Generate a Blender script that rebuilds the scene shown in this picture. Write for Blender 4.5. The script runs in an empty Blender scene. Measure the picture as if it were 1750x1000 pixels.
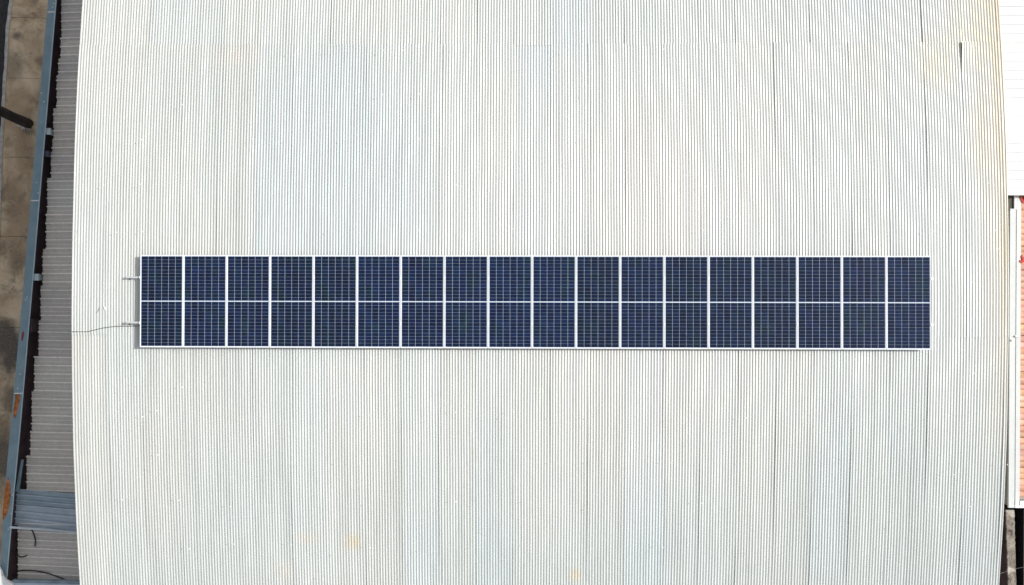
import bpy, math, random
import numpy as np
from mathutils import Vector, Matrix
R_ = math.radians
rnd = random.Random(7)
sc = bpy.context.scene
COL = sc.collection

# ------------------------------------------------------------------ camera
CAM = (-0.14899, 0.35972, 29.91958); ROT = (-0.00541, 0.01805, 0.00184)
cd = bpy.data.cameras.new("camera"); cam = bpy.data.objects.new("camera", cd); COL.objects.link(cam)
cam.location = CAM; cam.rotation_mode = 'XYZ'; cam.rotation_euler = ROT
cd.sensor_width = 36; cd.lens = 28; cd.clip_end = 2000
sc.camera = cam
# ------------------------------------------------------------------ light
SUN = Vector((1.0, 0.24, 0.76)).normalized()
EL = math.asin(SUN.z); AZ = math.atan2(SUN.x, SUN.y)
w = bpy.data.worlds.new("World"); sc.world = w; w.use_nodes = True
nt = w.node_tree
sky = nt.nodes.new('ShaderNodeTexSky'); sky.sky_type = 'NISHITA'; sky.sun_disc = False
sky.sun_elevation = EL; sky.sun_rotation = AZ
bg = nt.nodes['Background']; sky.dust_density = 3.0
hs = nt.nodes.new('ShaderNodeHueSaturation'); hs.inputs['Saturation'].default_value = .20   # hazy, pale sky
nt.links.new(sky.outputs[0], hs.inputs['Color']); nt.links.new(hs.outputs[0], bg.inputs[0]); bg.inputs[1].default_value = 0.14
ld = bpy.data.lights.new("sun", 'SUN'); ld.energy = 3.4; ld.angle = R_(0.53); ld.color = (1, .97, .925)
lo = bpy.data.objects.new("sun", ld); COL.objects.link(lo)
lo.rotation_euler = SUN.to_track_quat('Z', 'Y').to_euler(); lo.location = (30, 8, 40)
sc.view_settings.view_transform = 'Standard'; sc.view_settings.look = 'None'
sc.view_settings.exposure = 0.0; sc.view_settings.gamma = 1

# ------------------------------------------------------------------ helpers
F_ = 28/36*1750
M_ = cam.rotation_euler.to_matrix()
def P(px, py, z):
    d = M_ @ Vector(((px-875)/F_, -(py-500)/F_, -1.0))
    t = (z-CAM[2])/d.z
    return Vector(CAM) + d*t

class MB:
    def __init__(s): s.v = []; s.f = []
    def add(s, vs, fs):
        o = len(s.v); s.v += [tuple(q) for q in vs]; s.f += [tuple(i+o for i in f) for f in fs]; return s
    def box(s, a, b):
        (x0,y0,z0),(x1,y1,z1) = a, b
        return s.add([(x0,y0,z0),(x1,y0,z0),(x1,y1,z0),(x0,y1,z0),(x0,y0,z1),(x1,y0,z1),(x1,y1,z1),(x0,y1,z1)],
            [(3,2,1,0),(4,5,6,7),(0,1,5,4),(1,2,6,5),(2,3,7,6),(3,0,4,7)])
    def prism(s, poly, z0, z1):   # poly: xy list; z0/z1 numbers or per-vertex lists
        n = len(poly)
        a = sum(poly[i][0]*poly[(i+1)%n][1]-poly[(i+1)%n][0]*poly[i][1] for i in range(n))
        if a < 0: 
            poly = poly[::-1]
            if not isinstance(z0,(int,float)): z0 = z0[::-1]
            if not isinstance(z1,(int,float)): z1 = z1[::-1]
        Z0 = [z0]*n if isinstance(z0,(int,float)) else z0
        Z1 = [z1]*n if isinstance(z1,(int,float)) else z1
        vs = [(p[0],p[1],Z0[i]) for i,p in enumerate(poly)]+[(p[0],p[1],Z1[i]) for i,p in enumerate(poly)]
        return s.add(vs, [tuple(range(n-1,-1,-1)), tuple(range(n,2*n))]+[(i,(i+1)%n,n+(i+1)%n,n+i) for i in range(n)])
    def tube(s, pts, r, n=8, caps=True):
        pts = [Vector(p) for p in pts]; rs = r if isinstance(r, list) else [r]*len(pts)
        o = len(s.v); up = None
        for i, p in enumerate(pts):
            t = (pts[min(i+1,len(pts)-1)]-pts[max(i-1,0)]).normalized()
            if up is None:
                up = Vector((0,0,1)) if abs(t.z) < .9 else Vector((1,0,0))
            a = t.cross(up).normalized(); b = a.cross(t).normalized(); up = b
            for k in range(n):
                th = 2*math.pi*k/n
                q = p+a*(math.cos(th)*rs[i])+b*(math.sin(th)*rs[i]); s.v.append(tuple(q))
        for i in range(len(pts)-1):
            for k in range(n):
                s.f.append((o+i*n+k, o+i*n+(k+1)%n, o+(i+1)*n+(k+1)%n, o+(i+1)*n+k))
        if caps:
            s.f.append(tuple(o+k for k in range(n))[::-1]); e = o+(len(pts)-1)*n
            s.f.append(tuple(e+k for k in range(n)))
        return s
    def build(s, name, mat, parent=None, smooth=False):
        me = bpy.data.meshes.new(name); me.from_pydata(s.v, [], s.f); me.update()
        me.materials.append(mat)
        if smooth: me.polygons.foreach_set('use_smooth', [True]*len(me.polygons))
        o = bpy.data.objects.new(name, me); COL.objects.link(o)
        if parent: 
            o.parent = parent
            o.matrix_parent_inverse = Matrix.Translation(parent.location).inverted()
        return o
def empty(name, loc):
    o = bpy.data.objects.new(name, None); COL.objects.link(o); o.location = loc; o.empty_display_size = .3
    return o
def tag(o, label=None, cat=None, group=None, kind=None):
    for k, v in (('label',label),('category',cat),('group',group),('kind',kind)):
        if v: o[k] = v
    return o
def smoothpath(pts, n=8):
    out = []
    P_ = [pts[0]]+list(pts)+[pts[-1]]
    for i in range(1, len(P_)-2):
        a,b,c,d = [Vector(P_[i+j]) for j in (-1,0,1,2)]
        for k in range(n):
            t = k/n
            out.append(.5*((2*b)+(c-a)*t+(2*a-5*b+4*c-d)*t*t+(3*b-a-3*c+d)*t**3))
    out.append(Vector(pts[-1])); return out

# ------------------------------------------------------------------ materials
class NT:
    def __init__(s, name, rough=.6, metal=0, spec=.5):
        s.m = bpy.data.materials.new(name); s.m.use_nodes = True; s.t = s.m.node_tree
        s.b = s.t.nodes['Principled BSDF']; s.b.inputs['Roughness'].default_value = rough
        s.b.inputs['Metallic'].default_value = metal; s.b.inputs['Specular IOR Level'].default_value = spec
        s.co = s.t.nodes.new('ShaderNodeTexCoord').outputs['Object']
    def L(s, a, b): s.t.links.new(a, b)
    def map(s, scale, loc=(0,0,0), rot=0):
        n = s.t.nodes.new('ShaderNodeMapping'); n.inputs['Scale'].default_value = scale
        n.inputs['Location'].default_value = loc; n.inputs['Rotation'].default_value = (0,0,rot)
        s.L(s.co, n.inputs[0]); return n.outputs[0]
    def noise(s, scale, det=4, rough=.6, dist=0, vec=None):
        n = s.t.nodes.new('ShaderNodeTexNoise'); n.inputs['Scale'].default_value = 1
        n.inputs['Detail'].default_value = det; n.inputs['Roughness'].default_value = rough
        n.inputs['Distortion'].default_value = dist
        s.L(vec if vec is not None else s.map(scale if isinstance(scale, tuple) else (scale,)*3), n.inputs['Vector'])
        return n.outputs['Fac']
    def ramp(s, f, stops):
        n = s.t.nodes.new('ShaderNodeValToRGB'); e = n.color_ramp.elements
        while len(e) < len(stops): e.new(.5)
        for i, (p, c) in enumerate(stops):
            e[i].position = p; e[i].color = (c,c,c,1) if isinstance(c,(int,float)) else (*c,1)
        s.L(f, n.inputs[0]); return n.outputs[0]
    def mix(s, f, a, b, mode='MIX'):
        n = s.t.nodes.new('ShaderNodeMix'); n.data_type = 'RGBA'; n.blend_type = mode
        for sock, v in ((n.inputs['Factor'],f),(n.inputs[6],a),(n.inputs[7],b)):
            if isinstance(v,(int,float)): sock.default_value = v if sock.type=='VALUE' else (v,v,v,1)
            elif isinstance(v, tuple): sock.default_value = (*v,1)
            else: s.L(v, sock)
        return n.outputs[2]
    def math(s, op, a, b=0.0, clamp=False):
        n = s.t.nodes.new('ShaderNodeMath'); n.operation = op; n.use_clamp = clamp
        for sock, v in ((n.inputs[0],a),(n.inputs[1],b)):
            if isinstance(v,(int,float)): sock.default_value = v
            else: s.L(v, sock)
        return n.outputs[0]
    def blob(s, c, r, soft=.6, wob=.5, nscale=2.0):   # 1 inside a ragged ellipse at world c with radii r
        vec = s.map((1/r[0],1/r[1],0), (-c[0]/r[0],-c[1]/r[1],0))
        n = s.t.nodes.new('ShaderNodeVectorMath'); n.operation = 'LENGTH'; s.L(vec, n.inputs[0])
        d = s.math('ADD', n.outputs['Value'], s.math('MULTIPLY', s.math('SUBTRACT', s.noise(nscale,5), .5), wob*2))
        return s.math('SUBTRACT', 1.0, s.math('DIVIDE', s.math('SUBTRACT', d, 1-soft), soft), clamp=True)
    def attr(s, name):
        n = s.t.nodes.new('ShaderNodeAttribute'); n.attribute_name = name; return n
    def bump(s, f, strength=.3, dist=.01):
        n = s.t.nodes.new('ShaderNodeBump'); n.inputs['Strength'].default_value = strength
        n.inputs['Distance'].default_value = dist; s.L(f, n.inputs['Height']); s.L(n.outputs[0], s.b.inputs['Normal'])
    def col(s, c):
        if isinstance(c, tuple): s.b.inputs['Base Color'].default_value = (*c,1)
        else: s.L(c, s.b.inputs['Base Color'])
        return s
def simple(name, c, rough=.6, metal=0, var=.25, scale=3.0, bump=0, spec=.5):
    m = NT(name, rough, metal, spec)
    n = m.noise(scale, 6, .65)
    lo_ = tuple(x*(1-var) for x in c); hi = tuple(min(1,x*(1+var)) for x in c)
    m.col(m.ramp(n, [(.3,lo_),(.7,hi)]))
    if bump: m.bump(n, bump, .01)
    return m.m

RIDGE = 8.82; YR = -0.45; RAD = 70.4; XL = -12.313; XR = 12.495
def zr(y): return RIDGE-(y-YR)**2/(2*RAD)

def roof_mat():
    m = NT('weathered_corrugated_metal', .5, 0.12, .5)
    base = m.mix(m.ramp(m.noise((.16,.10,1),3,.5),[(.35,0.0),(.65,1.0)]), (.63,.675,.665), (.69,.695,.66))
    # blotches of grime, long and narrow down the sheets
    st = m.noise((5.5,.35,1), 4, .6)
    base = m.mix(1.0, base, m.ramp(st, [(.3,.88),(.62,1.0)]), 'MULTIPLY')
    fine = m.noise((26,2.2,1), 3, .6)
    base = m.mix(1.0, base, m.ramp(fine, [(.3,.93),(.6,1.0)]), 'MULTIPLY')
    a = m.attr('tone'); base = m.mix(1.0, base, a.outputs['Color'], 'MULTIPLY')
    # yellowed rust wash along the right-hand gable edge and the top right corner
    sx = m.t.nodes.new('ShaderNodeSeparateXYZ'); m.L(m.co, sx.inputs[0])
    edge = m.math('DIVIDE', m.math('SUBTRACT', sx.outputs[0], 11.55), .95, clamp=True)
    ynf = m.math('DIVIDE', m.math('ADD', sx.outputs[1], 4.5), 6.0, clamp=True)
    edge = m.math('MULTIPLY', edge, m.math('MULTIPLY', m.math('ADD', ynf, .08), m.ramp(m.noise((7,.5,1),4,.6),[(.3,.35),(.6,1.0)])))
    base = m.mix(m.math('MULTIPLY', edge, .65), base, (.58,.47,.30))
    strk = m.ramp(m.noise((13,.5,1),4,.6),[(.35,.35),(.62,1.0)])
    for (px,py,rx,ry,k,c) in [(1610,100,.75,1.0,.45,(.72,.62,.33)), (600,932,.30,.32,.75,(.66,.52,.27)),
            (520,925,.5,.25,.45,(.72,.60,.45)), (985,990,.25,.25,.6,(.68,.56,.32)), (1670,40,.8,1.5,.4,(.72,.64,.38)),
            (480,985,.4,.4,.35,(.72,.62,.5)), (390,90,.9,.35,.25,(.78,.64,.55)), (1680,230,.5,1.6,.35,(.72,.62,.40)),
            (600,640,1.4,.5,.2,(.78,.68,.62)), (300,280,1.2,1.6,.15,(.80,.70,.60))]:
        p = P(px,py,zr(0)); base = m.mix(m.math('MULTIPLY', m.math('MULTIPLY', m.blob(p,(rx,ry),.85,.5,1.5), strk), k), base, c)
    m.col(base)
    m.L(m.ramp(m.noise((3,.6,1),3), [(.3,.46),(.7,.60)]), m.b.inputs['Roughness'])
    return m.m
ROOF = roof_mat()

def concrete_mat():
    m = NT('stained_concrete', .9)
    n = m.noise(.9,7,.65,.4); c = m.ramp(n, [(.38,(.25,.17,.10)),(.5,(.58,.44,.285)),(.62,(.74,.59,.41))])
    c = m.mix(m.ramp(m.noise(.8,3,.5,vec=m.map((.8,.5,.8),(7,3,0))), [(.48,0.0),(.62,.8)]), c, (.38,.26,.15))
    c = m.mix(m.ramp(m.noise(1.7,8,.8,.8), [(.52,0.0),(.68,.8)]), c, (.12,.10,.075))
    for (px,py,rx,ry,k) in [(30,60,.25,.2,.8),(25,110,.5,.8,.5),(20,600,.7,1.3,1),(5,580,.7,1.0,1),(10,780,.8,1.5,.9),(20,680,.5,.8,.7),(30,450,.4,.5,.4),(50,225,.3,.25,.6)]:
        p = P(px,py,0); c = m.mix(m.math('MULTIPLY', m.blob(p,(rx,ry),.6,.6,2.5), k), c, (.075,.06,.045))
    c = m.mix(m.ramp(m.noise(22,4,.7), [(.4,0.0),(.75,.5)]), c, (.45,.42,.36))
    m.col(c); m.bump(m.noise(14,5,.7), .4, .02); return m.m
def gutter_mat():
    m = NT('blue_painted_steel', .5, 0)
    n = m.noise(2.2,6,.65)
    c = m.ramp(n, [(.3,(.16,.25,.31)),(.7,(.23,.33,.385))])
    c = m.mix(m.ramp(m.noise(26,4,.7), [(.62,0.0),(.74,.7)]), c, (.5,.6,.66))
    m.col(c); return m.m
def lean_mat():
    m = NT('dull_zinc_sheet', .62, .15)
    sep = m.attr('tone')
    c = m.ramp(m.noise((.5,1.2,1),5,.6), [(.3,(.76,.75,.74)),(.7,(.90,.88,.86))])
    c = m.mix(1.0, c, sep.outputs['Color'], 'MULTIPLY')
    c = m.mix(m.ramp(m.noise((9,9,9),5,.75), [(.42,0.0),(.7,.45)]), c, (.50,.47,.45))
    c = m.mix(m.ramp(m.noise((2.5,8,1),4,.7), [(.6,0.0),(.75,.5)]), c, (.80,.80,.79))
    oi = m.t.nodes.new('ShaderNodeObjectInfo')
    c = m.mix(1.0, c, m.ramp(oi.outputs['Random'], [(0.0,(.85,.83,.82)),(.5,(.97,.93,.87)),(1.0,(1,1,.98))]), 'MULTIPLY')
    m.col(c); return m.m
def cell_mat():
    m = NT('silicon_cell', .10, 0, .32)
    a = m.attr('tone')
    oi = m.t.nodes.new('ShaderNodeObjectInfo')
    cv = m.t.nodes.new('ShaderNodeCombineXYZ'); sh = m.t.nodes.new('ShaderNodeVectorMath'); sh.operation = 'ADD'
    m.L(m.math('MULTIPLY', oi.outputs['Random'], 40.0), cv.inputs[0]); m.L(m.map((2.6,1.1,1)), sh.inputs[0]); m.L(cv.outputs[0], sh.inputs[1])
    c = m.ramp(m.noise(1.3,3,.5,vec=sh.outputs[0]), [(.3,(.004,.0095,.032)),(.5,(.0055,.015,.048)),(.7,(.005,.020,.034))])
    c = m.mix(1.0, c, a.outputs['Color'], 'MULTIPLY')
    c = m.mix(1.0, c, m.ramp(oi.outputs['Random'], [(0.0,(.8,.9,.85)),(.5,(1.1,1,1.1)),(1.0,(.9,1.05,1.2))]), 'MULTIPLY')
    # busbars: nine thin silver wires across each cell
    sx = m.t.nodes.new('ShaderNodeSeparateXYZ'); m.L(m.co, sx.inputs[0])
    fr = m.math('FRACT', m.math('MULTIPLY', sx.outputs[0], 1/.0204))
    bb = m.math('LESS_THAN', fr, .055)
    c = m.mix(m.math('MULTIPLY', bb, .20), c, (.20,.28,.42))
    m.col(c); return m.m

M = dict(
 roof=ROOF, conc=concrete_mat(), gutter=gutter_mat(), lean=lean_mat(), cell=cell_mat(),
 wall=simple('grey_blockwork', (.30,.29,.27), .9, var=.3, scale=1.5, bump=.4),
 dark=simple('dark_void_shade', (.075,.048,.058), .95, var=.4, scale=2),  # dark tone standing in for shade in gaps and on hidden sides
 asphalt=simple('dark_asphalt', (.030,.030,.034), .95, var=.4, scale=4, bump=.4),
 soil=simple('soil', (.09,.075,.055), .95, var=.4, scale=.8, bump=.5),
 white=simple('white_coated_sheet', (.86,.87,.86), .45, var=.03, scale=1.2),
 alu=simple('anodised_aluminium', (.86,.87,.89), .45, 0, var=.03, scale=4),
 back=simple('white_backsheet', (.62,.70,.82), .5, var=.03, scale=4),
 rail=simple('rail_aluminium', (.78,.82,.84), .35, .35, var=.05, scale=4),
 coping=simple('pale_grey_coping', (.68,.71,.70), .6, var=.06, scale=1.3),
 rust=simple('orange_rust', (.38,.135,.04), .9, var=.7, scale=9),
 redmark=simple('dark_red_paint', (.22,.05,.05), .8, var=.3, scale=10),
 screw=simple('bright_screw_cap', (.95,.95,.93), .4, 0, var=.02),
 cable=simple('grey_black_cable', (.10,.11,.11), .6, var=.2),
 black=simple('black_cable', (.012,.013,.02), .5, var=.3),
 pole=simple('tarred_timber', (.045,.04,.042), .75, var=.6, scale=5, bump=.6),
 mortar=simple('pale_mortar', (.55,.55,.52), .9, var=.35, scale=9, bump=.6),
 hop=simple('hopper_shade_dark', (.085,.08,.06), .8, var=.5, scale=8),
 redrag=simple('red_clay', (.60,.07,.05), .8, var=.3, scale=8),
 patch=simple('blue_grey_zinc', (.30,.385,.455), .55, .15, var=.28, scale=3),
)
def tile_mat():
    m = NT('terracotta', .85)
    oi = m.attr('tone')
    c = m.ramp(m.noise((3,7,3),5,.7), [(.3,(.62,.33,.20)),(.5,(.80,.50,.35)),(.7,(.84,.58,.42))])
    c = m.mix(1.0, c, oi.outputs['Color'], 'MULTIPLY')
    c = m.mix(m.ramp(m.noise((5,16,5),5,.75), [(.56,0.0),(.68,.8)]), c, (.38,.20,.10))
    m.col(c); return m.m
def stone_mat():
    m = NT('rough_masonry', .95)
    n = m.noise(3.5,7,.7,1.0)
    c = m.ramp(n, [(.3,(.13,.10,.08)),(.5,(.27,.235,.20)),(.68,(.40,.36,.31))])
    c = m.mix(m.ramp(m.noise((9,5,5),5,.7), [(.55,0.0),(.63,.8)]), c, (.05,.035,.03))
    c = m.mix(m.ramp(m.noise((1.3,1.9,1),3,.5), [(.6,0.0),(.66,.8)]), c, (.62,.58,.50))
    m.col(c); m.bump(n, .8, .04); return m.m
def tonemat(name, c):
    m = NT(name, .55, .1); a = m.attr('tone')
    q = m.ramp(m.noise((2,5,2),6,.7), [(.3,tuple(x*.78 for x in c)),(.7,tuple(x*1.15 for x in c))])
    m.col(m.mix(1.0, q, a.outputs['Color'], 'MULTIPLY')); return m.m
M['tile'] = tile_mat(); M['stone'] = stone_mat()

def set_tone(me, vals):   # vals: per-vertex (n,3)
    a = me.color_attributes.new('tone', 'FLOAT_COLOR', 'POINT')
    v = np.ones((len(me.vertices),4), dtype=np.float32); v[:,:3] = vals
    a.data.foreach_set('color', v.ravel())

# ================================================================== SETTING
tag(MB().prism([(-300,-300),(300,-300),(300,300),(-300,300)], -1.0, -.20).build('ground', M['soil']), kind='structure')
# concrete pavement strip between road and lean-to, with expansion joints
sl = [P(18,0,0), P(12,50,0), P(5,178,0), P(1,250,0), P(-6,500,0), P(-12,800,0), P(-16,1000,0)]
pts = [(sl[0].x+.1, 14.0)]+[(p.x,p.y) for p in sl]+[(sl[-1].x-.1,-14.0)]
m = MB()
joints = [14.0, 10.6, P(0,134,0).y, P(0,270,0).y, P(0,405,0).y, P(0,560,0).y, P(0,700,0).y, P(0,850,0).y, -10.9, -14.0]
def xs(y):
    ys = [-p[1] for p in pts]; return float(np.interp(-y, ys, [p[0] for p in pts]))
wavy = [[rnd.uniform(-.05,.05) for _ in range(9)] for _ in joints]
for i in range(len(joints)-1):
    ya, yb = joints[i]-.006, joints[i+1]+.006
    n = 22; L_ = []
    wa, wb = (wavy[i], wavy[i+1])
    for k in range(n+1):
        y = ya+(yb-ya)*k/n; L_.append((xs(y)+rnd.uniform(-.018,.018), y))
    xa_, xb_ = L_[0][0], L_[-1][0]
    ea = [(xa_+(-12.75-xa_)*k/10, ya+wa[k-1]) for k in range(9,0,-1)]
    eb = [(xb_+(-12.75-xb_)*k/10, yb+wb[k-1]) for k in range(1,10)]
    poly = L_+eb+[(-12.75, yb), (-12.75, ya)]+ea
    m.prism(poly, -.19, rnd.uniform(-.006,.006))
tag(m.build('pavement', M['conc']), kind='structure')
m = MB().prism([(-60,-60),(-14.0,-60),(-14.0,60),(-60,60)], -.198, -.16)
tag(m.build('road', M['asphalt']), kind='structure')
# pale kerb running along the pavement's outer lip
m = MB(); L_ = []
N = 120
for k in range(N+1):
    y = 14-28*k/N; L_.append((xs(y)-.03+rnd.uniform(-.02,.012), y))
Rr = [(xs(14-28*k/N)+.09, 14-28*k/N) for k in range(N,-1,-1)]
m.prism(L_+Rr, -.188, .022)
tag(m.build('kerb', simple('pale_kerb', (.40,.39,.37), .9, var=.35, scale=6, bump=.5)), kind='structure')

# ================================================================== WAREHOUSE
WH = empty('warehouse', (0,0,-.2))
tag(WH, 'big warehouse under a pale corrugated barrel roof carrying the solar panels', 'warehouse')
# solid block of wall with curved gable tops
ys_ = list(np.linspace(-12.3,14.8,46))
m = MB(); x0, x1 = XL+.12, XR-.16
top = [(y, zr(y)-.06) for y in ys_]
vs = [(x0,y,z) for y,z in top]+[(x1,y,z) for y,z in top]+[(x0,y,-.21) for y,z in top]+[(x1,y,-.21) for y,z in top]
n = len(top); fs = []
for i in range(n-1):
    fs += [(i,n+i,n+i+1,i+1),(2*n+i,2*n+i+1,3*n+i+1,3*n+i),(i,i+1,2*n+i+1,2*n+i),(n+i+1,n+i,3*n+i,3*n+i+1)]
fs += [(0,2*n,3*n,n),(n-1,2*n-1,4*n-1,3*n-1)]
m.add(vs, fs).build('wall', M['wall'], WH)
# corrugated roof: every sheet modelled with its laps, all one skin
S0 = P(118.4,500,RIDGE).x; SW = (P(1653,500,RIDGE).x-S0)/24.0; NC = 13; PITCH = SW/NC; AMP = .0067
y75 = P(875,75,8.4).y; y575 = P(1200,575,8.82).y
rows = [(15.0, y75-.06), (y75, y575), (y575+.15, y575-(y75-y575)), (y575-(y75-y575)+.15, -12.55)]
rowlift = [0.0, .0045, 0.0, -.0045]
g = np.random.default_rng(3)
V = []; Fc = []; T = []; off = 0
nsheet = 26; SEG = 8
for ri, (ya, yb) in enumerate(rows):
    ny = max(4, int(abs(ya-yb)/.16)); yy = np.linspace(ya, yb, ny+1)
    for si in range(-1, nsheet):
        xs0 = S0+si*SW; xs1 = xs0+SW+PITCH*.85
        if si == -1: xs0 = XL; 
        if xs0 < XL: xs0 = XL
        xs1 = min(xs1, XR)
        if xs1-xs0 < .06: continue
        c0 = (xs0-S0)/PITCH; c1 = (xs1-S0)/PITCH
        u = np.linspace(c0, c1, max(3,int(round((c1-c0)*SEG)))+1)
        jit = g.normal(0, .0022); dz0 = g.normal(0,.0012); tone = 1-abs(g.normal(0,.018)); warm = g.normal(0,.010)
        ci = np.floor(u+.25).astype(int); nk = ci.max()-ci.min()+2
        cj = g.normal(0,.06,nk); ca = 1+g.normal(0,.07,nk); ct = 1-np.abs(g.normal(0,.035,nk))
        # interpolated per-corrugation jitter so the skin stays continuous
        kk = u+.25-ci.min(); i0 = np.clip(np.floor(kk).astype(int),0,nk-2); fr = np.clip(kk-i0,0,1)
        lj = cj[i0]*(1-fr)+cj[i0+1]*fr; la = ca[i0]*(1-fr)+ca[i0+1]*fr; lt = ct[i0]*(1-fr)+ct[i0+1]*fr
        fx = (u-c0)/max(1e-6,(c1-c0))
        ph = g.uniform(0,6.28,4)
        for y in yy:
            wob = .0022*math.sin(y*1.1+ph[0]+si*.4)+.0016*math.sin(y*2.7+ph[1])
            pil = .004*math.sin(y*.8+ph[2])
            x = S0+(u+lj*.55)*PITCH+jit+wob
            z = zr(y)+AMP*la*np.cos(2*np.pi*(u+.25-.25))+rowlift[ri]+dz0+(1-fx)*(.0025 if si == 24 else .0048)+pil
            if ri == 1 and si == 24:      # the lap that has sprung open
                d = (ya-y)/.85
                if d < 1:
                    z = z+.050*(1-d)**1.2*np.clip(1-fx/.45,0,1)**1.3
                    x = x+.022*(1-d)*np.clip(1-fx/.25,0,1)
            x = np.clip(x, XL-.02, XR+.02) if si not in (-1,) else x
            V.append(np.stack([x, np.full_like(x,y), z],1))
            tt = np.clip(tone*lt,0,1)[:,None]*np.array([1+warm,1,1-warm])[None,:]; T.append(tt)
        nu = len(u); A = off+np.arange(ny)[:,None]*nu+np.arange(nu-1)[None,:]
        q = np.stack([A, A+nu, A+nu+1, A+1],-1).reshape(-1,4); Fc.append(q); off += nu*(ny+1)
V = np.concatenate(V); Fc = np.concatenate(Fc); T = np.concatenate(T)
me = bpy.data.meshes.new('roof'); me.vertices.add(len(V)); me.vertices.foreach_set('co', V.astype(np.float32).ravel())
me.loops.add(Fc.size); me.loops.foreach_set('vertex_index', Fc.astype(np.int32).ravel())
me.polygons.add(len(Fc)); me.polygons.foreach_set('loop_start', np.arange(0,Fc.size,4,dtype=np.int32))
me.polygons.foreach_set('loop_total', np.full(len(Fc),4,dtype=np.int32))
me.polygons.foreach_set('use_smooth', np.ones(len(Fc),dtype=bool)); me.update(calc_edges=True); me.validate()
me.materials.append(M['roof']); set_tone(me, T)
roof = bpy.data.objects.new('roof', me); COL.objects.link(roof); roof.parent = WH
roof.matrix_parent_inverse = Matrix.Translation(WH.location).inverted()
# dome-headed screws on the purlin lines
def screw_proto():
    m = MB(); n = 10
    m.tube([(0,0,0),(0,0,.004)], .015, n); m.tube([(0,0,.004),(0,0,.012)], [.010,.0065], n)
    return m.build('roof_screw', M['screw'], roof)
sp = screw_proto(); spots = []
seen = [(1016,712),(1016,788),(1012,868),(952,712),(952,788),(632,708),(636,860),(638,932),(553,985),(585,945),
  (586,790),(1586,862),(1651,862),(1584,936),(1622,808),(1715,791),(1692,318),(1698,426),(1651,482),(1657,636),(1724,634),
  (1637,520),(1692,395),(1588,396),(1588,317),(205,398),(252,397),(316,660),(720,20),(1272,712),(1142,788),(870,712),
  (1530,900),(1398,862),(400,862),(330,934),(250,710),(186,318),(318,182),(570,396),(1000,240),(1205,320),(1330,180),(1460,250)]
for i,(px,py) in enumerate(seen):
    z = zr(P(px,py,8.7).y); p = P(px,py,z); k = round((p.x-S0)/PITCH); spots.append((S0+k*PITCH, p.y))
for k in range(56):
    spots.append((S0+(rnd.randrange(0,25)*NC+rnd.choice([0,6]))*PITCH, rnd.choice([-7.7,-6.5,-5.3,-4.1,-2.9,1.9,3.1,4.3,5.5,6.7])+rnd.uniform(-.02,.02)))
for i,(x,y) in enumerate(spots[:100]):
    o = sp if i == 0 else sp.copy()
    if i: COL.objects.link(o); o.parent = roof
    o.matrix_parent_inverse = Matrix.Identity(4)
    o.location = Vector((x, y, zr(y)+AMP+.010)) - WH.location

# ================================================================== SOLAR ARRAY
PW, GAP, PHH = 1.144, .010, 2.445
def ztop(y): return 9.0-.014*y
def panel(i):
    cx = -(18*(PW+GAP)-GAP)/2+PW/2+i*(PW+GAP)
    t = empty('solar_panel', (cx, 0, 0)); return t
def make_panel():
    t = empty('solar_panel', (0,0,0))
    hx, hy, fw = PW/2, PHH/2, .017
    m = MB()
    m.box((-hx,-hy,-.035),(-hx+fw,hy,0)); m.box((hx-fw,-hy,-.035),(hx,hy,0))
    m.box((-hx+fw,-hy,-.0352),(hx-fw,-hy+.024,-.0002)); m.box((-hx+fw,hy-.024,-.0352),(hx-fw,hy,-.0002))
    m.build('frame', M['alu'], t)
    m = MB().box((-hx+fw,-hy+.024,-.012),(hx-fw,hy-.024,-.006)); m.build('backsheet', M['back'], t)
    me_ = MB(); tn = []
    mx, my, mid = .028, .036, .026
    cw = (PW-2*mx)/6; gx, gy = .0060, .0023
    hh = (PHH-2*my-mid)/2; NR = 13; ch = hh/NR
    for half in (0,1):
        yb = -PHH/2+my+half*(hh+mid)
        for r in range(NR):
            for c in range(6):
                xa = -PW/2+mx+c*cw+gx/2; xb = xa+cw-gx; ya = yb+r*ch+gy/2; yc = ya+ch-gy
                k = .006
                me_.add([(xa+k,ya,-.0045),(xb-k,ya,-.0045),(xb,ya+k*.5,-.0045),(xb,yc-k*.5,-.0045),(xb-k,yc,-.0045),(xa+k,yc,-.0045),(xa,yc-k*.5,-.0045),(xa,ya+k*.5,-.0045)], [tuple(range(8))])
                v = rnd.uniform(.75,1.25); tn += [(v*rnd.uniform(.9,1.15), v, v*rnd.uniform(.9,1.1))]*8
    o = me_.build('solar_cells', M['cell'], t); set_tone(o.data, np.array(tn))
    MB().box((-hx+fw+.001,-hy+.025,-.0145),(hx-fw-.001,hy-.025,-.0121)).build('bounce_blocker', M['black'], t)  # dark layer added to stop bounce light under the panels
    MB().box((-.09,hy*.02-.05,-.03),(.09,hy*.02+.05,-.0147)).build('junction_box', M['black'], t)
    return t
proto = make_panel()
ordn = ['first','second','third','fourth','fifth','sixth','seventh','eighth','ninth']
for i in range(18):
    if i == 0: t = proto
    else:
        t = proto.copy(); COL.objects.link(t)
        for ch in proto.children:
            c = ch.copy(); COL.objects.link(c); c.parent = t
    cx = -(18*(PW+GAP)-GAP)/2+PW/2+i*(PW+GAP)
    t.location = (cx, 0, 9.0+rnd.uniform(-.002,.002)); t.rotation_euler = (math.atan(-.014), rnd.uniform(-.002,.002), 0)
    if i == 0: lb = 'dark blue solar panel at the left end, beside the two bare rail ends'
    elif i == 17: lb = 'dark blue solar panel at the right end of the row'
    elif i < 9: lb = '%s dark blue solar panel from the left end of the row' % ordn[i]
    else: lb = '%s dark blue solar panel from the right end of the row' % ordn[17-i]
    tag(t, lb, 'solar panel', 'solar panels in one row on the warehouse roof')
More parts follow.
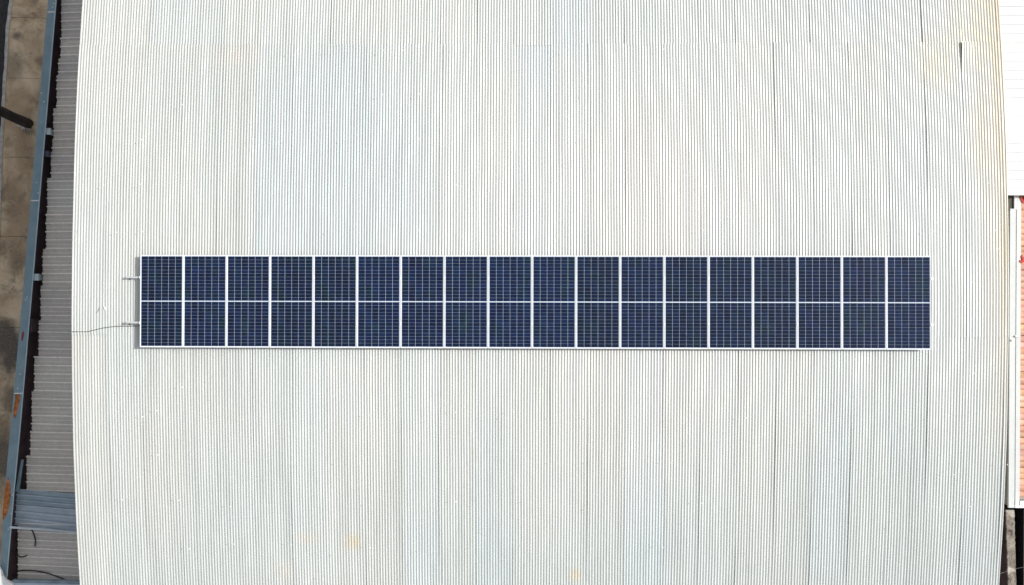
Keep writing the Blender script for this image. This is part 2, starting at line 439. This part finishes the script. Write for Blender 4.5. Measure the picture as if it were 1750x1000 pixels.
def rail(py, lb):
    a = P(216,py,8.94); b = P(1595.5,py,8.94); y = (a.y+b.y)/2; z1 = ztop(y)-.0365
    t = empty('mounting_rail', (a.x, y, zr(y)))
    tag(t, lb, 'mounting rail', 'aluminium rails under the solar panels')
    m = MB(); m.box((a.x,y-.022,z1-.045),(b.x,y-.003,z1)); m.box((a.x,y+.003,z1-.045),(b.x,y+.022,z1)); m.box((a.x,y-.0029,z1-.045),(b.x,y+.0029,z1-.006))
    m.build('channel', M['rail'], t)
    xf = a.x+.03; k = 0
    while xf < b.x:
        zb = zr(y)+AMP
        m = MB(); m.box((xf-.02,y-.075,zb-.004),(xf+.02,y-.0225,zb+.006)); m.box((xf-.02,y-.030,zb+.006),(xf+.02,y-.0225,z1-.005))
        m.tube([(xf,y-.055,zb+.006),(xf,y-.055,zb+.018)],.011,6)
        m.build('foot', M['rail'] if k else M['wall'], t); xf += 1.45; k += 1
    for i in range(19):
        x = -(18*(PW+GAP)-GAP)/2+i*(PW+GAP)-GAP/2
        if i in (0,18): x += (.0 if i == 0 else .0)
        zt = ztop(y)
        m = MB(); m.box((x-.0045,y-.03,z1+.0005),(x+.0045,y+.03,zt-.002))
        m.box((x-.019,y-.03,zt+.0005),(x+.019,y+.03,zt+.005)); m.tube([(x,y,zt+.005),(x,y,zt+.012)],.008,6)
        m.build('clamp', M['screw'], t)
rail(475, 'upper aluminium rail whose bare end sticks out left of the panels, clear of the cable')
rail(553, 'lower aluminium rail whose bare end sticks out left of the panels, beside the cable')
# cable to the left eave
def onroof(px, py, dz=.016):
    p = P(px,py,8.8); p = P(px,py,zr(p.y)+dz); return p
pp = [onroof(x,y) for x,y in [(122.5,567),(135,567),(148,567),(158,565),(172,561.5),(188,559),(205,557.5),(222,557.5),(236,557),(252,556)]]
pp = [pp[0]+Vector((-.10,0,-2.2)), pp[0]+Vector((-.045,0,-.12))]+pp
tag(MB().tube(smoothpath(pp,6), .0085, 8).build('cable', M['cable'], smooth=True), 'long grey cable wandering from the lower rail to the left eave', 'cable')
tag(MB().tube(smoothpath([onroof(165,535),(onroof(168,531)),onroof(170,526)],5), .005, 6).build('wire_offcut', M['cable'], smooth=True), 'short thin wire scrap on the roof left of the panels', 'wire scrap')
p = onroof(179,527)
tag(MB().tube(smoothpath([p+Vector((-.02,.04,0)),p+Vector((.01,.015,.012)),p+Vector((0,-.01,.008)),p+Vector((.02,-.04,0))],5), [.012]*16, 8).build('plastic_scrap', M['screw'], smooth=True), 'small white scrap on the roof, just right of the wire scrap', 'scrap')

# ================================================================== LEAN-TO ON THE LEFT
ZL = 4.9
LT = empty('lean_to', (-13.4,0,-.2))
tag(LT, 'low grey lean-to roofed in ribbed zinc sheets along the left of the warehouse', 'lean-to')
def gx_edge(py, side):   # gutter flange outer(0)/inner(1) edge in photo px
    return float(np.interp(py, [-60,0,250,490,740,838,1000,1060], ([86,82,60,40,17,8,-1,-4] if side==0 else [101,96,75,55,33.5,24,10.5,6])))
edges = [(-60,0,104.5),(0,65,103),(65,100,101),(100,128,97.5),(128,185,94),(185,240,88),(240,260,86),(260,305,84),(305,365,77),(365,427,75),(427,490,68.5),(490,550,65),(550,611,61),
         (611,672,53.5),(672,740,48.5),(740,782,46.3),(782,846,39),(898,1000,23),(1000,1062,20)]
def zl(x): return 4.77+(x+14.3)*.10
def lean_sheet(pa, pb, pxl, i):
    A = P(pxl,(pa+pb)/2,4.78); xl = A.x; ya = P(pxl,pa,4.8).y; yb = P(pxl,pb,4.8).y
    xr = XL+.10
    pitch = .268; prof = []
    y = ya
    # profile in absolute y so the ribs march on regularly from sheet to sheet
    k0 = math.floor(yb/pitch)-1; k1 = math.ceil(ya/pitch)+1; pr = []
    for k in range(k0,k1+1):
        b = k*pitch
        pr += [(b-.040,0),(b-.018,.045),(b+.016,.045),(b+.028,0),(b+.095,0.001),(b+.112,.016),(b+.130,.016),(b+.140,.001)]
    qy = [q[0] for q in pr]; qh = [q[1] for q in pr]; lo_, hi_ = yb-.03, ya+.03
    pr = [(lo_, float(np.interp(lo_,qy,qh)))]+[q for q in pr if lo_ < q[0] < hi_]+[(hi_, float(np.interp(hi_,qy,qh)))]
    nx = 14; vs = []; nn = len(pr); dz = rnd.uniform(-.004,.004)+(i%2)*.006
    sk = rnd.uniform(-.006,.006)
    for j in range(nx+1):
        x = xl+(xr-xl)*j/nx
        for (yy2,h) in pr:
            ee = rnd.uniform(-.012,.012) if j == 0 else 0
            vs.append((x+ee, yy2+sk*(x-xl), zl(x)+h+dz+rnd.uniform(-.0012,.0012)))
    fs = [(j*nn+k, (j+1)*nn+k, (j+1)*nn+k+1, j*nn+k+1) for j in range(nx) for k in range(nn-1)]
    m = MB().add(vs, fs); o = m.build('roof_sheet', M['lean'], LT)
    set_tone(o.data, np.array([[.80+.45*min(1,max(0,h)/.03)*rnd.uniform(.75,1.0)]*3 for j in range(nx+1) for (_,h) in pr]))  # crests toned lighter, painting in the sky light the ribs catch
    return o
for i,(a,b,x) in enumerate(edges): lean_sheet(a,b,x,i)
# wall of lean-to, coloured dark as the shade under the sheet ends
py_list = [-60,0,250,490,740,838,1000,1062]
outer = [P(gx_edge(p,0)+1.5,p,4.65) for p in py_list]
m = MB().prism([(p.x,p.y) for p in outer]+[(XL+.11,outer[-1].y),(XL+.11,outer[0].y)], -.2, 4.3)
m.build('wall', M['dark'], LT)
# blue flange of the box gutter
def strip(l0, l1, z0, z1, mat, name, parent):
    a = [P(x,y,z1) for x,y in l0]; b = [P(x,y,z1) for x,y in l1]
    return MB().prism([(p.x,p.y) for p in a]+[(p.x,p.y) for p in b[::-1]], z0, z1).build(name, mat, parent)
g0 = [(gx_edge(p,0),p) for p in py_list]; g1 = [(gx_edge(p,1),p) for p in py_list]
GU = strip(g0, g1, 4.87, 4.91, M['gutter'], 'gutter', LT)
strip([(x+1,y) for x,y in g0], [(x-3,y) for x,y in g1], 4.301, 4.869, M['dark'], 'gutter_wall', LT)  # dark colour stands in for shade inside the gutter
lip = strip([(x-.9,y) for x,y in g1], [(x+.6,y) for x,y in g1], 4.9105, 4.922, simple('pale_blue_lip',(.42,.55,.62),.5,var=.15), 'lip', GU)
for py in (20.5,343,672.5):
    strip([(gx_edge(py,0)+1,py-1),(gx_edge(py,0)+1,py+1)], [(gx_edge(py,1)-1,py-1.2),(gx_edge(py,1)-1,py+.8)], 4.9105, 4.916, M['coping'], 'joint_strip', GU)
def flat(poly, z, name, mat, parent, th=.004):
    q = [P(x,y,z) for x,y in poly]
    return MB().prism([(a.x,a.y) for a in q], z-th+.0005, z).build(name, mat, parent)
flat([(25.5,674),(34,674),(33.5,685),(31,695),(28.5,706),(26,714),(24.5,715),(23,711),(22.5,703),(24,692),(26,683)], 4.916, 'rust_patch', M['rust'], GU)
flat([(14,816),(16,822),(18,832),(18,846),(16,862),(13,876),(9,884),(5,889),(4.5,876),(6,858),(8.5,838),(11,824)], 4.916, 'rust_patch', M['rust'], GU)
flat([(37.5,568),(40.5,566),(41,572),(39,582),(36.5,583),(36.5,575)], 4.915, 'red_mark', M['redmark'], GU)
for (px,py) in [(71,159),(75,174),(62.5,312),(65,330),(46,508),(44,512),(34.5,640),(30,664),(14,905),(21,846),(19,878),(92,6),(90,12)]:
    flat([(px-.9,py-.9),(px+.9,py-.9),(px+.9,py+.9),(px-.9,py+.9)], 4.919, 'rivet', M['coping'], GU, .008)
def bracket(x0,x1,y0,y1,mat):
    a = P(x0,y1,4.87); b = P(x1,y0,4.87)
    m = MB().box((a.x,a.y,4.83),(b.x,b.y,4.87)); m.box((a.x,a.y+.02,4.8705),(a.x+.02,b.y-.02,4.89)); m.box((b.x-.02,a.y+.02,4.8705),(b.x,b.y-.02,4.89))
    m.box(((a.x+b.x)/2-.015,a.y+.01,4.31),((a.x+b.x)/2+.015,b.y-.01,4.8295))
    m.build('bracket', mat, GU)
lb_ = simple('pale_blue_bracket',(.50,.62,.66),.5,var=.12)
bracket(79,86.5,219,230,lb_); bracket(57,66,468,479.5,lb_)
bracket(77,83,258,268, simple('dark_slate_bracket',(.06,.07,.12),.6,var=.3)); bracket(52,55,545,568, M['dark'])
# inner blue strip in the gutter near the patch sheets
strip([(36,786),(26,840)], [(39.5,786),(32,840)], 4.73, 4.77, M['gutter'], 'inner_strip', GU)
# blue-grey patch sheets laid across
def skewsheet(tl, tr, br, bl, z, name, mat, nr=4):
    a,b,c,d = [P(*q,z) for q in (tl,tr,br,bl)]; c_ = []
    prof = []; n = nr*8
    vs = []
    for j in range(n+1):
        t = j/n; f = (t*nr)%1.0
        h = .045 if f < .2 else 0
        L0 = a.lerp(d,t); R0 = b.lerp(c,t)
        for k in range(9):
            p = L0.lerp(R0,k/8); vs.append((p.x,p.y,zl(p.x)+.045+h+.012*math.sin(k*1.3+j*.2)*.3+(.02 if k==0 else 0)))
    fs = [(j*9+k,(j+1)*9+k,(j+1)*9+k+1,j*9+k+1) for j in range(n) for k in range(8)]
    o = MB().add(vs,fs).build(name, mat, LT)
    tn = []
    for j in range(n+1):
        f = (j/n*nr)%1.0; tn += [[1.25 if f < .2 else (.72 if f > .85 else 1.0)]*3]*9  # light rib tops and dark feet: shading painted into the tone
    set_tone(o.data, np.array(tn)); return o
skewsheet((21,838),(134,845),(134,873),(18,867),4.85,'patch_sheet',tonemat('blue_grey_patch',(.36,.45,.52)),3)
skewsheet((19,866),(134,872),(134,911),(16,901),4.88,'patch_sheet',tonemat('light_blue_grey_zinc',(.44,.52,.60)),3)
strip([(16,899.5),(60,902.5),(100,906),(135,909)],[(16,903),(60,906),(100,909),(135,912)],4.95,4.976,simple('pale_flashing',(.55,.62,.68),.5,var=.1),'flashing',LT)
# blue beam across the bottom left corner
strip([(20,992),(140,993.5)],[(19,998),(140,999.5)],4.81,4.95,M['patch'],'cross_beam',LT)
strip([(19,996.5),(140,998.5)],[(19,1012),(140,1014)],4.951,4.99,simple('pale_beam_top',(.50,.60,.68),.5,var=.1),'beam_cap',LT)
# white sheet at the corner
q = [(-30,965),(-4,968),(1,975),(4,984),(9,991),(16,994.5),(21,997.5),(21,1030),(-30,1030)]
w_ = MB(); pp = [P(x,y,5.1) for x,y in q]; w_.prism([(a.x,a.y) for a in pp], 5.02, 5.1)
ws = w_.build('white_sheet', M['white'])
tag(ws, 'white rounded sheet end on the gutter in the bottom left corner', 'metal sheet')
# loose black cables
def leancable(pts, lb):
    pv = []
    for x,y in pts:
        p = P(x,y,4.9); pv.append(P(x,y,zl(p.x)+.05))
    tag(MB().tube(smoothpath(pv,6), .020, 7).build('loose_cable', M['black'], smooth=True), lb, 'cable', 'loose black cables on the lean-to roof')
leancable([(52,903),(56,909),(59,917),(60.5,925),(59.5,934)], 'short black cable hanging down from under the pale flashing')
leancable([(21,940),(26,946),(32,950.5),(38,952),(46,949.5)], 'short black cable curling up out of the gutter')
leancable([(21,984),(27,979),(34,975.5),(50,975),(68,977),(88,982),(104,988),(118,993),(136,996)], 'long black cable arching across the bottom of the lean-to roof')

# ================================================================== POLE
b = P(49,212,0); PO = empty('utility_pole', (b.x,b.y,0))
tag(PO, 'dark round pole standing on the stained concrete strip', 'pole')
m = MB(); pts_ = []; rr = []
for k in range(18):
    z = k*.45; pts_.append((b.x+.01*math.sin(k)-.02*z, b.y+.01*math.cos(k*1.7)+.085*z, z)); rr.append(.19-.0035*k+.004*math.sin(k*2.1))
m.tube(pts_, rr, 20).build('shaft', M['pole'], PO, smooth=True)
MB().box((b.x-.19,b.y-.3,7.2),(b.x-.09,b.y+1.5,7.32)).build('crossarm', M['pole'], PO)
m = MB(); n = 28
vs = []; 
for k in range(n+1):
    th = math.radians(-175+150*k/n); r0 = .15; r1 = .22+.05*math.sin(k*1.9)+.03*math.sin(k*.7)
    vs += [(b.x-.05+math.cos(th)*r0, b.y+math.sin(th)*r0, .10),(b.x-.10+math.cos(th)*r1*1.4, b.y+math.sin(th)*r1*.95, .008)]
m.add(vs, [(2*k,2*k+1,2*k+3,2*k+2) for k in range(n)]).build('mortar_collar', M['mortar'], PO)

# ================================================================== RIGHT: WHITE ROOF BUILDING
ZW = 7.92
WB = empty('white_roof_building', (16,6,-.2))
tag(WB, 'building with a bright white seamed roof in the top right corner', 'building')
yB = P(1735,333,ZW).y; x0 = XR-.02
MB().box((x0+.1,yB+.14,-.2),(19.9,12.2,ZW-.03)).build('wall', M['wall'], WB)
m = MB(); vs = []; ys = [yB]; hs = [0]; pit = .2485; y = P(1740,322,ZW).y
while y < 12.3:
    ys += [y-.030,y-.006,y+.006,y+.010, y+pit/2-.03, y+pit/2, y+pit/2+.03]; hs += [0,.023,.023,0,0,.003,0]; y += pit
nx = 24
for j in range(nx+1):
    x = x0+(20-x0)*j/nx
    for yy2,h in zip(ys,hs): vs.append((x,yy2,ZW+h+.004*math.sin(x*1.7+yy2)+(x-x0)*.01))
n = len(ys)
m.add(vs, [(j*n+k,(j+1)*n+k,(j+1)*n+k+1,j*n+k+1) for j in range(nx) for k in range(n-1)]).build('roof', M['white'], WB)
MB().box((x0,yB-.012,ZW-.03),(20,yB-.001,ZW+.02)).build('fascia', M['white'], WB)

# ================================================================== RIGHT: TILED HOUSE
ZC = 7.75
TH = empty('tiled_house', (15,-1,-.2))
tag(TH, 'house with a salmon clay tile roof and pale grey coping at the right edge', 'house')
cL = P(1725.2,600,ZC).x; cR = P(1743.3,600,ZC).x; cT = yB+.10; cB = P(1735,868,ZC).y; xe = 21.0
hT = P(1728,333,ZC).y; hB = P(1728,357,ZC).y; hR = P(1733,345,ZC).x; cM = P(1736,600,ZC).x
m = MB()
def slab(m, xa, ya, xb, yb, z, th=.06): m.box((xa,ya,z-th),(xb,yb,z))
slab(m, cL, cB, cM, hB-.02, ZC); m.build('coping', M['coping'], TH)
m = MB(); slab(m, cM+.001, cB+.20, cR, hB-.02, ZC+.012); slab(m, hR+.02, hB-.019, cR, cT, ZC+.012)
m.build('coping', simple('whiter_coping',(.70,.72,.71),.55,var=.06,scale=2), TH)
m = MB(); slab(m, cM+.001, cB, xe, cB+.08, ZC+.010); slab(m, cR+.001, cB+.081, xe, cB+.20, ZC+.03); slab(m, cM+.002,cB+.081,cR,cB+.199,ZC+.016)
m.build('coping', M['white'], TH)
m = MB(); slab(m, cL-.01, hB-.0195, hR+.019, hB, ZC+.02, .05); slab(m, hR, hB+.0005, hR+.019, cT, ZC+.02, .05)
H = m.build('hopper', M['white'], TH)
MB().box((cL-.3,hB+.001,ZC-.10),(hR-.001,cT,ZC-.02)).build('hopper_floor', M['hop'], H)  # dark floor colour stands in for shade down the opening
MB().box((cL+.02,cB+.03,-.2),(xe-.05,cT-.001,ZC-.45)).build('wall', M['wall'], TH)
MB().box((cL+.03,cB+.04,ZC-.449),(cR-.02,hB-.03,ZC-.061)).build('parapet', M['wall'], TH)
# bolts and mortar dabs on the coping
for (px,py,sx_,sy_) in [(1739,575,.065,.03),(1730,582,.025,.025)]:
    p = P(px,py,ZC+.02); MB().tube([(p.x-sx_,p.y,ZC+.014),(p.x+sx_,p.y,ZC+.018)], sy_, 8).build('mortar_dab', M['screw'], TH)
# barrel tiles, ridges running left to right
m = MB(); tn = []; yt = cT-.01; ybm = cB+.205; pit = .165; nr = int((yt-ybm)/pit); tl = .42
for r in range(nr):
    yc = yt-pit*(r+.5)
    x = cR-.02-rnd.uniform(0,.1)
    while x < xe-.1:
        xb = min(x+tl+.04, xe); rw = pit*.54*rnd.uniform(.93,1.05); yo = yc+rnd.uniform(-.012,.012); dzt = rnd.uniform(-.008,.008); sk = rnd.uniform(-.012,.012)
        xa = max(x, cR+.002)
        if xb > xa:
            vs = []; n = 9
            for e,(xx,ez,rf) in enumerate(((xa,.022,1.0),(xb,0,.86))):
                for k in range(n):
                    th = math.pi*k/(n-1); vs.append((xx, yo+(sk if e else 0)-math.cos(th)*rw*rf, ZC-.10+math.sin(th)*.065*rf+ez+dzt+(xx-cR)*.10))
            m.add(vs, [(k,n+k,n+k+1,k+1) for k in range(n-1)])
            v = rnd.uniform(.78,1.08); tn += [(v, v*rnd.uniform(.88,1.05), v*rnd.uniform(.82,1.1))]*(2*n)
        x += tl
o = m.build('roof', M['tile'], TH, smooth=True); set_tone(o.data, np.array(tn))
MB().prism([(cR+.001,ybm),(xe,ybm),(xe,yt),(cR+.001,yt)], ZC-.449, [ZC-.11,ZC-.11+(xe-cR)*.10,ZC-.11+(xe-cR)*.10,ZC-.11]).build('roof_bed', M['stone'], TH)
def shard(pts, lb):
    q = [P(x,y,ZC+.05) for x,y in pts]
    tag(MB().prism([(a.x,a.y) for a in q], ZC-.01, ZC+.03).build('broken_tile', M['redrag']), lb, 'broken tile', 'red broken tiles on the tiled roof')
shard([(1743.6,337),(1746,333.8),(1747.5,338),(1749.5,343),(1753,334),(1757,336),(1752,347),(1748,346)], 'red broken tile right below the white roof')
shard([(1746,439),(1748,436),(1749.5,440),(1754,443),(1752,448),(1747,450),(1744,447.5),(1744,444.5),(1746,446),(1749,445)], 'red broken tile lying a third of the way down the tiled roof')

# ================================================================== RIGHT: MASONRY WALL, ADDED SHADE BLOCK, WIRE
zm = 6.9
l0 = [(1719.5,872),(1720,900),(1722,950),(1723,1000),(1725,1100)]; l1 = [(1733.5,872),(1734.5,910),(1735.5,950),(1737,1000),(1739,1100)]
def dens(L_):
    out = []
    for (a,b_) in zip(L_[:-1],L_[1:]):
        for k in range(14): out.append((a[0]+(b_[0]-a[0])*k/14+rnd.uniform(-.5,.5), a[1]+(b_[1]-a[1])*k/14))
    return out+[L_[-1]]
q = P(1728,935,zm); MW_ = empty('masonry_wall', (q.x,q.y,-.2))
d0, d1 = dens(l0), dens(l1)
strip(d0, d1, zm-.05, zm, M['stone'], 'stone_cap', MW_); strip([(x+1,y) for x,y in l0], [(x-1,y) for x,y in l1], -.2, zm-.051, M['dark'], 'wall_body', MW_)  # dark body colour stands in for stone in shade
tag(MW_, 'narrow rough stone wall between the warehouse and the dark yard, bottom right', 'wall')
bx = max(P(1752,870,6.86).x, P(1752,1000,6.86).x)+.03
BB = empty('shade_block', (18,-9,-.2)); tag(BB, 'added block shading the dark yard at the bottom right', 'building')  # block added to keep the yard in shade
MB().box((bx,-16,-.2),(bx+7,cB-.35,6.78)).build('wall', M['asphalt'], BB)  # near-black colour paints in the shade on this face
MB().box((bx-.03,-16.03,6.7805),(bx+7.03,cB-.32,6.86)).build('roof', M['coping'], BB)
a = P(1705,981,7.3); b2 = P(1760,967,7.3)
tag(MB().tube(smoothpath([a+Vector((-.2,0,-.2)),a,a.lerp(b2,.5)+Vector((0,0,-.04)),b2,b2+Vector((.4,.1,.0))],6), .004, 6).build('overhead_wire', M['wall'], smooth=True), 'thin wire strung over the dark yard beside the stone wall', 'wire')
